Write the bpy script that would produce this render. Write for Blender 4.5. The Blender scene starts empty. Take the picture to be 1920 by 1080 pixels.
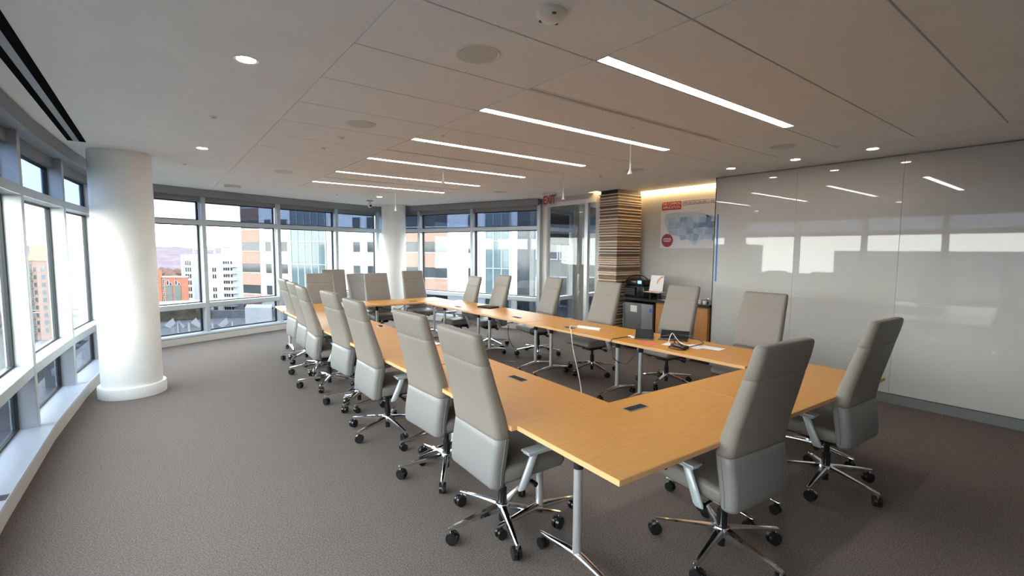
import bpy, bmesh, math, random
from mathutils import Vector, Matrix, noise
random.seed(7)
D = bpy.data
SC = bpy.context.scene
COL = SC.collection
PI = math.pi

# ------------------------------------------------------------------ camera
EYE, CEIL = 1.70, 2.77
YAW, PITCH, ROLL = math.radians(37.118), math.radians(4.577), math.radians(0.328)
fwd = Vector((math.sin(YAW) * math.cos(PITCH), math.cos(YAW) * math.cos(PITCH), -math.sin(PITCH)))
rgt = Vector((math.cos(YAW), -math.sin(YAW), 0))
up = rgt.cross(fwd)
rgt, up = rgt * math.cos(ROLL) + up * math.sin(ROLL), up * math.cos(ROLL) - rgt * math.sin(ROLL)
cam_d = D.cameras.new('camera')
cam_d.sensor_width = 36
cam_d.lens = 882.4 / 1920 * 36
cam_d.clip_start = 0.05
cam_d.clip_end = 3000
cam = D.objects.new('camera', cam_d)
COL.objects.link(cam)
cam.matrix_world = Matrix(((rgt.x, up.x, -fwd.x, 0), (rgt.y, up.y, -fwd.y, 0), (rgt.z, up.z, -fwd.z, EYE), (0, 0, 0, 1)))
SC.camera = cam

# ------------------------------------------------------------------ sky
w = D.worlds.new('sky')
SC.world = w
w.use_nodes = True
nt = w.node_tree
nt.nodes.clear()
def wn(t, **k):
    n = nt.nodes.new(t)
    for a, b in k.items():
        setattr(n, a, b)
    return n
SKY_STRENGTH = 3.3
tc = wn('ShaderNodeTexCoord')
sx = wn('ShaderNodeSeparateXYZ')
nt.links.new(tc.outputs['Generated'], sx.inputs[0])
ramp = wn('ShaderNodeValToRGB')
ramp.color_ramp.elements[0].position = 0.0
ramp.color_ramp.elements[0].color = (1.0, 0.985, 0.955, 1)
ramp.color_ramp.elements[1].position = 0.5
ramp.color_ramp.elements[1].color = (0.58, 0.70, 0.90, 1)
e = ramp.color_ramp.elements.new(0.12)
e.color = (0.93, 0.945, 0.95, 1)
nt.links.new(sx.outputs['Z'], ramp.inputs[0])
mp = wn('ShaderNodeMapping')
mp.inputs['Scale'].default_value = (1.6, 1.6, 6.5)
nt.links.new(tc.outputs['Generated'], mp.inputs[0])
nz = wn('ShaderNodeTexNoise')
nz.inputs['Scale'].default_value = 2.2
nz.inputs['Detail'].default_value = 7
nz.inputs['Roughness'].default_value = 0.58
nt.links.new(mp.outputs[0], nz.inputs['Vector'])
cr = wn('ShaderNodeValToRGB')
cr.color_ramp.elements[0].position = 0.40
cr.color_ramp.elements[0].color = (0, 0, 0, 1)
cr.color_ramp.elements[1].position = 0.62
cr.color_ramp.elements[1].color = (1, 1, 1, 1)
nt.links.new(nz.outputs['Fac'], cr.inputs[0])
mx = wn('ShaderNodeMix', data_type='RGBA')
nt.links.new(cr.outputs[0], mx.inputs['Factor'])
nt.links.new(ramp.outputs[0], mx.inputs[6])
mx.inputs[7].default_value = (1.0, 0.98, 0.95, 1)
bg = wn('ShaderNodeBackground')
bg.inputs['Strength'].default_value = SKY_STRENGTH
nt.links.new(mx.outputs[2], bg.inputs['Color'])
wo = wn('ShaderNodeOutputWorld')
nt.links.new(bg.outputs[0], wo.inputs[0])

vs = SC.view_settings
vs.view_transform = 'Standard'
vs.look = 'None'
vs.gamma = 1
vs.use_curve_mapping = False
vs.exposure = 2.2
STRIP_E, DOWN_E, COVE_E = 7.5, 12.0, 2.6

# ------------------------------------------------------------------ materials
MATS = {}
def mat(name, col, rough=0.6, metal=0.0, noise_amt=0.0, noise_scale=40.0, col2=None, bump=0.0, spec=0.5,
        coat=0.0, emit=None, estr=0.0, stretch=None, detail=4):
    if name in MATS:
        return MATS[name]
    m = D.materials.new(name)
    m.use_nodes = True
    t = m.node_tree
    b = t.nodes['Principled BSDF']
    b.inputs['Base Color'].default_value = (*col, 1)
    b.inputs['Roughness'].default_value = rough
    b.inputs['Metallic'].default_value = metal
    b.inputs['Specular IOR Level'].default_value = spec
    b.inputs['Coat Weight'].default_value = coat
    b.inputs['Coat Roughness'].default_value = 0.05
    if emit:
        b.inputs['Emission Color'].default_value = (*emit, 1)
        b.inputs['Emission Strength'].default_value = estr
    if col2 or noise_amt or bump:
        c = t.nodes.new('ShaderNodeTexCoord')
        p = t.nodes.new('ShaderNodeMapping')
        if stretch:
            p.inputs['Scale'].default_value = stretch
        n = t.nodes.new('ShaderNodeTexNoise')
        n.inputs['Scale'].default_value = noise_scale
        n.inputs['Detail'].default_value = detail
        t.links.new(c.outputs['Object'], p.inputs[0])
        t.links.new(p.outputs[0], n.inputs['Vector'])
        if col2 or noise_amt:
            r = t.nodes.new('ShaderNodeValToRGB')
            a = col2 or tuple(v * (1 - noise_amt) for v in col)
            z = col if col2 else tuple(min(1, v * (1 + noise_amt)) for v in col)
            r.color_ramp.elements[0].position = 0.35
            r.color_ramp.elements[1].position = 0.65
            r.color_ramp.elements[0].color = (*a, 1)
            r.color_ramp.elements[1].color = (*z, 1)
            t.links.new(n.outputs['Fac'], r.inputs[0])
            t.links.new(r.outputs[0], b.inputs['Base Color'])
        if bump:
            u = t.nodes.new('ShaderNodeBump')
            u.inputs['Strength'].default_value = bump
            u.inputs['Distance'].default_value = 0.004
            t.links.new(n.outputs['Fac'], u.inputs['Height'])
            t.links.new(u.outputs[0], b.inputs['Normal'])
    MATS[name] = m
    return m

def glass_mat(name, tint, refl=0.05):
    m = D.materials.new(name)
    m.use_nodes = True
    t = m.node_tree
    t.nodes.clear()
    tr = t.nodes.new('ShaderNodeBsdfTransparent')
    tr.inputs[0].default_value = (*tint, 1)
    gl = t.nodes.new('ShaderNodeBsdfGlossy')
    gl.inputs['Roughness'].default_value = 0.0
    gl.inputs['Color'].default_value = (0.9, 0.95, 1, 1)
    lw = t.nodes.new('ShaderNodeLayerWeight')
    lw.inputs['Blend'].default_value = 0.5
    pw = t.nodes.new('ShaderNodeMath')
    pw.operation = 'POWER'
    pw.inputs[1].default_value = 4.5
    ad = t.nodes.new('ShaderNodeMath')
    ad.operation = 'MULTIPLY_ADD'
    ad.inputs[1].default_value = 0.35
    ad.inputs[2].default_value = refl
    ad.use_clamp = True
    mi = t.nodes.new('ShaderNodeMixShader')
    o = t.nodes.new('ShaderNodeOutputMaterial')
    t.links.new(lw.outputs['Facing'], pw.inputs[0])
    t.links.new(pw.outputs[0], ad.inputs[0])
    t.links.new(ad.outputs[0], mi.inputs[0])
    t.links.new(tr.outputs[0], mi.inputs[1])
    t.links.new(gl.outputs[0], mi.inputs[2])
    t.links.new(mi.outputs[0], o.inputs[0])
    return m

M_carpet = mat('carpet_loop', (0.205, 0.174, 0.157), 0.95, noise_scale=120, col2=(0.100, 0.083, 0.075), bump=0.6, spec=0.1, detail=8)
M_drywall = mat('ceiling_drywall', (0.79, 0.78, 0.765), 0.9, noise_amt=0.02, noise_scale=3)
M_tile = mat('ceiling_tile_board', (0.80, 0.79, 0.785), 0.92, noise_amt=0.03, noise_scale=160)
M_void = mat('ceiling_void', (0.012, 0.012, 0.012), 1.0, spec=0.0)
M_white = mat('white_paint', (0.80, 0.80, 0.78), 0.55)
M_column = mat('column_paint', (0.82, 0.81, 0.77), 0.5, noise_amt=0.015, noise_scale=4)
M_wall = mat('wall_paint_grey', (0.52, 0.51, 0.49), 0.7, noise_amt=0.02, noise_scale=6)
M_alu = mat('mullion_aluminium', (0.50, 0.535, 0.56), 0.38, 0.35)
M_alud = mat('shade_box_grey', (0.27, 0.275, 0.285), 0.5, 0.3)
M_sill = mat('sill_aluminium', (0.60, 0.655, 0.73), 0.4, 0.1)
M_curb = mat('curb_cream', (0.58, 0.55, 0.50), 0.6)
M_gasket = mat('black_gasket', (0.012, 0.014, 0.015), 0.5)
M_glass = glass_mat('clear_glass', (0.90, 0.935, 0.92), 0.03)
M_tint = glass_mat('tinted_glass', (0.275, 0.325, 0.395), 0.04)
M_tint2 = glass_mat('tinted_sill_glass', (0.38, 0.41, 0.44), 0.04)
M_board = mat('glass_marker_board', (0.56, 0.56, 0.54), 0.018, spec=0.5)
M_base = mat('baseboard_grey', (0.16, 0.17, 0.175), 0.5)
M_wood = mat('beech_laminate', (0.56, 0.262, 0.048), 0.36, noise_scale=9, col2=(0.50, 0.228, 0.040), stretch=(0.6, 9, 9), spec=0.32)
M_edge = mat('beech_edge_band', (0.66, 0.38, 0.18), 0.45)
M_chrome = mat('polished_aluminium', (0.78, 0.78, 0.80), 0.12, 1.0)
M_brush = mat('satin_aluminium', (0.66, 0.67, 0.68), 0.36, 0.75)
M_black = mat('black_plastic', (0.012, 0.012, 0.013), 0.22)
M_blackm = mat('matt_black', (0.014, 0.014, 0.015), 0.75, spec=0.25)
M_uph = mat('taupe_upholstery', (0.212, 0.188, 0.164), 0.5, noise_scale=260, noise_amt=0.06, bump=0.05, spec=0.45)
M_uph2 = mat('sheen_lightened_leather', (0.208, 0.201, 0.200), 0.42, noise_scale=220, noise_amt=0.03, spec=0.45)  # leather sheen on the lower back put into a paler colour
M_seat = mat('shade_darkened_taupe', (0.185, 0.166, 0.150), 0.5, noise_scale=240, noise_amt=0.05)  # back upholstery with the seat's shade put into a darker colour
M_arm = mat('pale_arm_metal', (0.50, 0.54, 0.56), 0.4, 0.3)
M_strip = mat('lamp_diffuser', (0.9, 0.9, 0.9), 0.5, emit=(1.0, 0.965, 0.93), estr=STRIP_E)
M_down = mat('downlight_lens', (0.9, 0.9, 0.9), 0.5, emit=(1.0, 0.86, 0.68), estr=DOWN_E)
M_cove = mat('cove_led', (0.9, 0.9, 0.9), 0.5, emit=(1.0, 0.66, 0.30), estr=COVE_E)
M_speaker = mat('speaker_grille', (0.60, 0.59, 0.54), 0.7, noise_scale=700, noise_amt=0.35)
M_device = mat('white_device_plastic', (0.70, 0.69, 0.65), 0.45)
M_cord_w = mat('white_cord', (0.72, 0.70, 0.66), 0.5)
M_red = mat('sign_red', (0.42, 0.012, 0.02), 0.4)
M_clear = glass_mat('acrylic_panel', (0.90, 0.88, 0.86), 0.03)
M_paper = mat('paper_white', (0.78, 0.76, 0.76), 0.7)
M_cab = mat('cabinet_wood', (0.50, 0.22, 0.065), 0.4, noise_scale=6, col2=(0.42, 0.18, 0.05), stretch=(6, 6, 0.5))
M_counter = mat('black_counter', (0.018, 0.02, 0.02), 0.25)
M_steel = mat('brushed_steel', (0.56, 0.57, 0.60), 0.28, 1.0, noise_scale=5, noise_amt=0.05, stretch=(60, 60, 0.5))
M_fridge = mat('fridge_dark_reflection', (0.12, 0.115, 0.115), 0.4)  # dark reflection on the steel fridge door, put into its colour
M_blue = mat('blue_tape', (0.02, 0.18, 0.62), 0.5)
M_pink = mat('pink_note', (0.75, 0.12, 0.16), 0.6)
M_shade = mat('roller_shade', (0.07, 0.068, 0.065), 0.9)

# ------------------------------------------------------------------ helpers
def setp(o, label=None, cat=None, group=None, kind=None):
    if label: o['label'] = label
    if cat: o['category'] = cat
    if group: o['group'] = group
    if kind: o['kind'] = kind
    return o

def link(name, me, parent=None, loc=None, rot=None):
    o = D.objects.new(name, me)
    COL.objects.link(o)
    if parent: o.parent = parent
    if loc is not None: o.location = loc
    if rot is not None: o.rotation_euler = rot
    return o

def empty(name, loc=(0, 0, 0), rz=0.0):
    o = D.objects.new(name, None)
    COL.objects.link(o)
    o.empty_display_size = 0.1
    o.location = loc
    o.rotation_euler = (0, 0, rz)
    return o

def thing(name, label, cat, loc=(0, 0, 0), rz=0.0, group=None):
    return setp(empty(name, loc, rz), label, cat, group)

class MB:
    """collects shapes in one bmesh"""
    def __init__(s):
        s.bm = bmesh.new()
    def box(s, a, b, bev=0.0, mtx=None, seg=1):
        x0, y0, z0 = a
        x1, y1, z1 = b
        r = bmesh.ops.create_cube(s.bm, size=1.0)
        vs_ = r['verts']
        for v in vs_:
            v.co = Vector(((x0 + x1) / 2 + v.co.x * (x1 - x0), (y0 + y1) / 2 + v.co.y * (y1 - y0), (z0 + z1) / 2 + v.co.z * (z1 - z0)))
        if bev:
            ed = list({e for v in vs_ for e in v.link_edges})
            r2 = bmesh.ops.bevel(s.bm, geom=ed, offset=bev, segments=seg, profile=0.5, affect='EDGES')
            vs_ = list({v for f in r2['faces'] for v in f.verts} | {v for v in vs_ if v.is_valid})
        if mtx is not None:
            for v in vs_:
                v.co = mtx @ v.co
        return s
    def cyl(s, p, q, r0, r1=None, n=16, cap=True):
        p, q = Vector(p), Vector(q)
        d = q - p
        r1 = r0 if r1 is None else r1
        m = Matrix.Translation((p + q) / 2) @ d.to_track_quat('Z', 'Y').to_matrix().to_4x4()
        bmesh.ops.create_cone(s.bm, cap_ends=cap, cap_tris=False, segments=n, radius1=r0, radius2=r1, depth=d.length, matrix=m)
        return s
    def tube(s, pts, r, n=6):
        pts = [Vector(p) for p in pts]
        rings = []
        for i, p in enumerate(pts):
            d = (pts[min(i + 1, len(pts) - 1)] - pts[max(i - 1, 0)]).normalized()
            q = d.to_track_quat('Z', 'Y')
            rings.append([s.bm.verts.new(p + q @ Vector((r * math.cos(2 * PI * k / n), r * math.sin(2 * PI * k / n), 0))) for k in range(n)])
        for a, b in zip(rings, rings[1:]):
            for k in range(n):
                s.bm.faces.new((a[k], a[(k + 1) % n], b[(k + 1) % n], b[k]))
        s.bm.faces.new(rings[0][::-1])
        s.bm.faces.new(rings[-1])
        return s
    def prism(s, pts, z0, z1):
        lo = [s.bm.verts.new((x, y, z0)) for x, y in pts]
        hi = [s.bm.verts.new((x, y, z1)) for x, y in pts]
        n = len(pts)
        s.bm.faces.new(lo[::-1])
        s.bm.faces.new(hi)
        for k in range(n):
            s.bm.faces.new((lo[k], lo[(k + 1) % n], hi[(k + 1) % n], hi[k]))
        return s
    def loft(s, rings):
        vr = [[s.bm.verts.new(p) for p in r] for r in rings]
        n = len(vr[0])
        for a, b in zip(vr, vr[1:]):
            for k in range(n):
                s.bm.faces.new((a[k], a[(k + 1) % n], b[(k + 1) % n], b[k]))
        s.bm.faces.new(vr[0][::-1])
        s.bm.faces.new(vr[-1])
        return s
    def lathe(s, prof, n=24, loc=(0, 0, 0)):
        L = Vector(loc)
        return s.loft([[L + Vector((r * math.cos(2 * PI * k / n), r * math.sin(2 * PI * k / n), z)) for k in range(n)] for r, z in prof])
    def sphere(s, p, r, sub=2, sc=(1, 1, 1)):
        bmesh.ops.create_icosphere(s.bm, subdivisions=sub, radius=r, matrix=Matrix.Translation(p) @ Matrix.Diagonal((*sc, 1)))
        return s
    def mesh(s, name, m, smooth=None):
        bmesh.ops.recalc_face_normals(s.bm, faces=s.bm.faces)
        me = D.meshes.new(name)
        s.bm.to_mesh(me)
        s.bm.free()
        me.materials.append(m)
        if smooth is not None:
            for p in me.polygons:
                p.use_smooth = True
            me.set_sharp_from_angle(angle=math.radians(smooth))
        return me
    def obj(s, name, m, parent=None, smooth=None, loc=None, rot=None):
        return link(name, s.mesh(name, m, smooth), parent, loc, rot)

def box(name, m, a, b, parent=None, bev=0.0, seg=1, smooth=None):
    return MB().box(a, b, bev, None, seg).obj(name, m, parent, smooth)

def dup(root, loc, rz, label=None, group=None):
    r = root.copy()
    COL.objects.link(r)
    r.location = loc
    r.rotation_euler = (0, 0, rz)
    if label: r['label'] = label
    if group: r['group'] = group
    for ch in list(root.children):
        c = ch.copy()
        COL.objects.link(c)
        c.parent = r
        for g in ch.children:
            d = g.copy()
            COL.objects.link(d)
            d.parent = c
    return r

def text_mesh(txt, size, m, name, parent, mtx, extrude=0.002, font_scale_x=1.0, bold=0.0):
    cu = D.curves.new(name, 'FONT')
    cu.body = txt
    cu.size = size
    cu.extrude = extrude
    cu.align_x = 'CENTER'
    cu.align_y = 'CENTER'
    cu.offset = bold
    cu.resolution_u = 3
    tmp = D.objects.new(name + '_tmp', cu)
    COL.objects.link(tmp)
    dg = bpy.context.evaluated_depsgraph_get()
    me = D.meshes.new_from_object(tmp.evaluated_get(dg))
    D.objects.remove(tmp)
    D.curves.remove(cu)
    me.transform(mtx @ Matrix.Diagonal((font_scale_x, 1, 1, 1)))
    me.materials.clear()
    me.materials.append(m)
    return link(name, me, parent)

# =================================================================== ROOM SHELL
FAC = [(-0.60, -3.45), (-0.70, -1.95), (-0.80, -0.44), (-0.86, 1.08), (-0.89, 2.60), (-0.89, 4.118), (-0.863, 5.638),
       (-0.772, 7.155), (-0.613, 8.667), (-0.40, 9.85), (0.74, 10.36), (2.10, 10.90), (3.41, 11.29), (4.55, 11.64),
       (5.19, 10.68), (5.77, 9.17), (6.42, 7.58)]
FV = [Vector(p) for p in FAC]
GD = 0.17
def offs(i, d):
    """facade point i moved outward by d"""
    a = FV[max(i - 1, 0)]
    b = FV[min(i + 1, len(FV) - 1)]
    ns = []
    for p, q in ((a, FV[i]), (FV[i], b)):
        if (q - p).length > 1e-6:
            t = (q - p).normalized()
            ns.append(Vector((-t.y, t.x)))
    n = sum(ns, Vector((0, 0))).normalized()
    k = 1.0 / max(0.5, n.dot(ns[0]))
    return FV[i] + n * d * k
OUT = [tuple(offs(i, GD)) for i in range(len(FV))]

setp(MB().prism(OUT + [(6.55, 7.72), (9.75, 8.32), (9.75, 2.70), (7.30, 2.70), (7.30, -3.62), (-0.60, -3.62)][:6], -0.12, 0.0)
     .obj('floor', M_carpet), kind='structure')

ROW, R0 = 0.607, 1.92
seams = [R0 + ROW * k for k in range(-2, 12)]       # tile row joints
FARY, NEARY = seams[-1], seams[0]
ceil = setp(MB().prism(OUT + [(6.55, 7.72), (9.75, 8.32), (9.75, 2.70), (7.30, 2.70), (7.30, -3.62), (-0.60, -3.62)], 3.02, 3.12)
            .obj('ceiling', M_void), kind='structure')
XA, XB, XC, XD = 0.87, 2.03, 4.40, 5.70
lo, hi = CEIL, CEIL + 0.05
outl = [p for p in OUT if p[1] < 9.9]
MB().prism(OUT[:11] + [(XA, 10.50), (XA, -3.62), (-0.60, -3.62)], lo, hi).obj('drywall_panel', M_drywall, ceil)
MB().prism([(XA + .004, FARY), (XA + .004, 10.50)] + OUT[11:16] + [(6.24, FARY)], lo, hi).obj('drywall_panel', M_drywall, ceil)
MB().prism([(XD, -3.62), (XD, FARY - .003), (6.23, FARY - .003), (6.52, 7.62), (6.58, 7.62), (6.58, 6.16), (6.40, 6.16), (6.40, 5.94), (6.75, 5.94), (7.08, 5.94), (7.08, 3.72), (6.60, 3.72), (6.60, -3.62)], lo, hi).obj('drywall_panel', M_drywall, ceil)
MB().box((XA + .004, -3.62, lo), (XD - .004, NEARY - .006, hi)).obj('drywall_panel', M_drywall, ceil)
# alcove slot cap and far-room ceiling
MB().box((6.42, 3.70, 2.86), (7.32, 6.30, 2.90)).obj('slot_cap', M_white, ceil)
MB().prism([(6.62, 6.16), (6.62, 7.66), (9.75, 8.26), (9.75, 6.16)], 2.73, 2.80).obj('drywall_panel', M_drywall, ceil)
# lighting slots on rows 2,4..: strip lies on the near side of the joint
strips = [2, 4, 6, 8, 10, 12]
slots = [3, 7, 11]
J = 0.0045
for k in range(len(seams) - 1):
    y0, y1 = seams[k] + J, seams[k + 1] - J
    for ci, (xa, xb) in enumerate(((XA, XB), (XB, XC), (XC, XD))):
        yb = y1
        if ci == 1 and (k + 1) in strips: yb = y1 - 0.092
        if ci == 1 and (k + 1) in slots: yb = y1 - 0.055
        MB().box((xa + J, y0, CEIL), (xb - J, yb, CEIL + 0.02), 0.002).obj('ceiling_tile', M_tile, ceil)

RX = 6.58
setp(box('wall_right', M_wall, (RX + .02, -3.62, 0), (RX + 0.12, 3.75, CEIL)), kind='structure')
setp(MB().prism([(-.98, -.46), (-.98, -3.62), (-.80, -3.62), (-.80, -.50)], 0, CEIL).obj('wall_left', M_wall), kind='structure')
setp(box('wall_back', M_wall, (-0.75, -3.74, 0), (7.3, -3.62, 3.0)), kind='structure')
setp(box('wall_alcove', M_wall, (7.20, 3.66, 0), (7.30, 6.16, 3.0)), kind='structure')
setp(box('wall_alcove_end', M_wall, (6.70, 3.66, 0), (7.20, 3.755, 2.9)), kind='structure')
setp(box('wall_vestibule', M_wall, (6.56, 5.94, 0), (9.75, 6.10, 2.9)), kind='structure')
setp(box('wall_vestibule_end', M_wall, (9.70, 6.10, 0), (9.80, 8.28, 2.9)), kind='structure')
setp(box('baseboard_right', M_base, (RX - .025, -3.62, 0), (RX + .02, 3.75, 0.105)), kind='structure')

# marker board panels (three back-painted glass sheets with fine joints)
board = thing('marker_board', 'wall-wide glossy white glass marker board reflecting the windows', 'whiteboard', (RX, 0, 0))
for ya, yb in ((3.752, 2.6655), (2.6645, 1.5885), (1.5875, .5115), (.5105, -.5655), (-.5665, -2.40)):
    MB().box((-0.012, yb, 0.11), (0.018, ya, CEIL - 0.012), 0.002).obj('glass_panel', M_board, board)
MB().box((-0.014, 3.7525, 0.0), (0.02, 3.762, CEIL)).obj('edge_trim', M_gasket, board)
setp(MB().box((RX - .0145, 3.700, 1.26), (RX - .0125, 3.722, 2.24)).obj('tape_strip', M_blue),
     'strip of blue painter tape down the end of the glass board', 'tape')

# ------------------------------------------------------------------ facade windows
def bay(i, mull_end=False):
    a, b = FV[i], FV[i + 1]
    t = (b - a).normalized()
    L = (b - a).length
    n = Vector((t.y, -t.x))
    mt = Matrix(((t.x, n.x, 0, a.x), (t.y, n.y, 0, a.y), (0, 0, 1, 0), (0, 0, 0, 1)))
    f = MB()
    f.box((-0.036, -0.17, 0.13), (0.036, 0.0, 2.70), 0.003)
    if mull_end: f.box((L - 0.036, -0.17, 0.13), (L + 0.036, 0.0, 2.70), 0.003)
    root = f.obj('window_%d' % (i + 1), M_alu)
    root.matrix_world = mt
    setp(root, kind='structure')
    MB().box((0.036, -0.165, 0.61), (L - .036, -0.002, 0.70), 0.004).obj('mid_rail', M_alu, root)
    MB().box((0.036, -0.165, 2.135), (L - .036, -0.002, 2.215), 0.004).obj('transom', M_alu, root)
    MB().box((0.036, -0.165, 2.555), (L - .036, -0.06, 2.70)).obj('head_rail', M_alud, root)
    MB().box((-.05, -0.17, 0.128), (L + .05, 0.10, 0.160), 0.003).obj('sill', M_sill, root)
    MB().box((-.05, -0.17, 0.0), (L + .05, 0.085, 0.122), 0.004).obj('curb', M_curb, root)
    sb = MB().box((-.04, -0.17, 2.66), (L + .04, 0.10, CEIL - .004), 0.004)
    sb.box((-.04, 0.03, 2.635), (L + .04, 0.10, 2.665), 0.003)
    sb.obj('shade_box', M_alud, root)
    for z0, z1, m in ((0.16, 0.61, M_tint2), (0.70, 2.135, M_glass), (2.215, 2.555, M_tint)):
        g = MB()
        for c in (((.036, -.155, z0), (.062, -.118, z1)), ((L - .062, -.155, z0), (L - .036, -.118, z1)),
                  ((.062, -.155, z0), (L - .062, -.118, z0 + .018)), ((.062, -.155, z1 - .018), (L - .062, -.118, z1))):
            g.box(*c)
        gk = g.obj('gasket', M_gasket, root)
        MB().box((.06, -.142, z0 + .016), (L - .06, -.128, z1 - .016)).obj('pane', m, gk)
    return root
for i in range(2, len(FV) - 1):
    bay(i, i == len(FV) - 2)

# corner posts where the glazing turns
for n_, i in (('trim_1', 9), ('trim_2', 13)):
    p = offs(i, 0.09)
    setp(MB().box((p.x - .10, p.y - .10, 0.1), (p.x + .10, p.y + .10, CEIL), 0.01).obj(n_, M_alu), kind='structure')

# round columns
def column(cx, cy, r, label):
    t = thing('round_column', label, 'column', (cx, cy, 0))
    MB().lathe([(r, 0.0), (r, CEIL - .001)], 64).obj('shaft', M_column, t, 40)
    MB().lathe([(r + .002, 0.0), (r + .034, 0.0), (r + .036, 0.115), (r + .030, 0.128), (r + .002, 0.130)], 64).obj('base_ring', M_white, t, 40)
    return t
column(-0.275, 7.03, 0.288, 'thick round white column beside the window wall nearest the camera')
column(4.66, 10.94, 0.285, 'round white column in the far corner behind the tables')

# ------------------------------------------------------------------ glass partition with door
gp = setp(empty('door_1', (RX, 0, 0)), kind='structure')
MB().box((-.05, 7.44, 0), (.05, 7.60, CEIL)).obj('post', M_white, gp)
MB().box((-.04, 6.10, 2.60), (.04, 7.44, 2.68)).obj('header', M_white, gp)
MB().box((-.03, 6.10, 2.68), (.03, 7.44, CEIL + .04)).obj('bulkhead', M_wall, gp)
MB().box((-.035, 6.29, 0), (.035, 6.37, 2.60)).obj('jamb', M_brush, gp)
MB().box((-.006, 6.37, 0.02), (.006, 7.44, 2.60)).obj('door_leaf', M_clear, gp)
MB().box((-.006, 5.92, 0.02), (.006, 6.29, 2.60)).obj('side_pane', M_clear, gp)
hb = MB().cyl((-.05, 6.50, 0.85), (-.05, 6.50, 1.25), 0.012, n=10)
hb.cyl((-.05, 6.50, 0.90), (-.006, 6.50, 0.90), 0.007, n=8).cyl((-.05, 6.50, 1.20), (-.006, 6.50, 1.20), 0.007, n=8)
hb.obj('door_pull', M_chrome, gp, 40)
# vestibule window wall
a_, b_ = Vector((6.60, 7.56)), Vector((9.72, 8.16))
t_ = (b_ - a_).normalized()
vroot = setp(empty('window_17'), kind='structure')
vroot.matrix_world = Matrix(((t_.x, t_.y, 0, a_.x), (t_.y, -t_.x, 0, a_.y), (0, 0, 1, 0), (0, 0, 0, 1)))
for u0, u1 in ((-0.02, 0.04), (1.03, 1.12), (1.40, 1.46), (2.9, 3.0)):
    MB().box((u0, -.16, 0), (u1, 0, 2.74)).obj('mullion', M_alu, vroot)
for u0, u1 in ((0.04, 1.03), (1.46, 2.9)):
    MB().box((u0, -.15, .60), (u1, 0, .68)).obj('mid_rail', M_alu, vroot)
    MB().box((u0, -.15, 2.12), (u1, 0, 2.20)).obj('transom', M_alu, vroot)
    MB().box((u0, -.15, 0), (u1, .06, .15)).obj('sill', M_sill, vroot)
    MB().box((u0, -.15, 2.58), (u1, .02, 2.74)).obj('head_rail', M_alud, vroot)
    for z0, z1, m in ((.15, .60, M_tint), (.68, 2.12, M_glass), (2.2, 2.58, M_tint)):
        MB().box((u0, -.14, z0), (u1, -.126, z1)).obj('pane', m, vroot)
MB().box((1.12, -.2, 0), (1.40, .10, 2.74)).obj('pier', M_wall, vroot)
rs = thing('roller_shade', 'dark roller shade half lowered over the window beyond the glass door', 'shade')
rs.matrix_world = vroot.matrix_world.copy()
MB().box((0.06, -.10, 1.86), (1.0, -.095, 2.52)).obj('shade_cloth', M_shade, rs)
MB().box((0.06, -.107, 1.82), (1.0, -.088, 1.86)).obj('hem_bar', M_black, rs)
MB().cyl((0.05, -.09, 2.53), (1.02, -.09, 2.53), 0.035, n=12).obj('roller', M_alud, rs, 40)

# ------------------------------------------------------------------ striped slat pillar
pil = thing('slat_pillar', 'square pillar clad in stacked brown and cream wood slats', 'pillar', (6.45, 5.49, 0))
PW, PD = 0.64, 0.41
box('core', M_blackm, (0.02, 0.02, 0), (PW - .02, PD - .02, 2.70), pil)
slat_cols = [(0.17, 0.095, 0.050), (0.27, 0.160, 0.088), (0.66, 0.57, 0.46), (0.11, 0.066, 0.038), (0.42, 0.28, 0.165), (0.76, 0.69, 0.58), (0.33, 0.19, 0.095)]
slat_m = [mat('slat_wood_%s' % 'abcdefg'[i], c, 0.5, noise_scale=5, noise_amt=0.18, stretch=(1, 1, 14)) for i, c in enumerate(slat_cols)]
z = 0.0
last = -1
rs_ = random.Random(3)
while z < 2.70:
    light = last not in (2, 5) and rs_.random() < 0.72
    ci = rs_.choice((2, 5)) if light else rs_.choice([c for c in (0, 1, 3, 4, 6, 0, 1) if c != last])
    h_ = rs_.uniform(0.012, 0.022) if light else rs_.uniform(0.018, 0.038)
    h_ = min(h_, 2.705 - z)
    p_ = rs_.uniform(0.012, 0.026) if light else rs_.uniform(-0.004, 0.010)
    MB().box((-p_, -p_, z + .001), (PW, PD + p_, z + h_ - .001)).obj('slat', slat_m[ci], pil)
    last = ci
    z += h_
box('cap', M_gasket, (0.01, 0.01, 2.705), (PW, PD - .01, 2.80), pil)

# cove light
cv = thing('cove_light', 'warm glowing linear cove light along the top of the alcove wall', 'light', (7.2, 0, 0))
box('diffuser', M_cove, (-.060, 3.77, 2.712), (-0.004, 5.90, 2.79), cv)
box('housing', M_white, (-.085, 3.765, 2.791), (-0.002, 5.905, 2.81), cv)
cv2 = thing('cove_light', 'short warm cove light in the ceiling notch beside the slat pillar', 'light', (6.42, 5.96, 0))
box('diffuser', M_cove, (.03, .02, 2.79), (.28, .17, 2.82), cv2)
box('housing', M_white, (.025, .015, 2.821), (.285, .175, 2.835), cv2)

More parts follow.
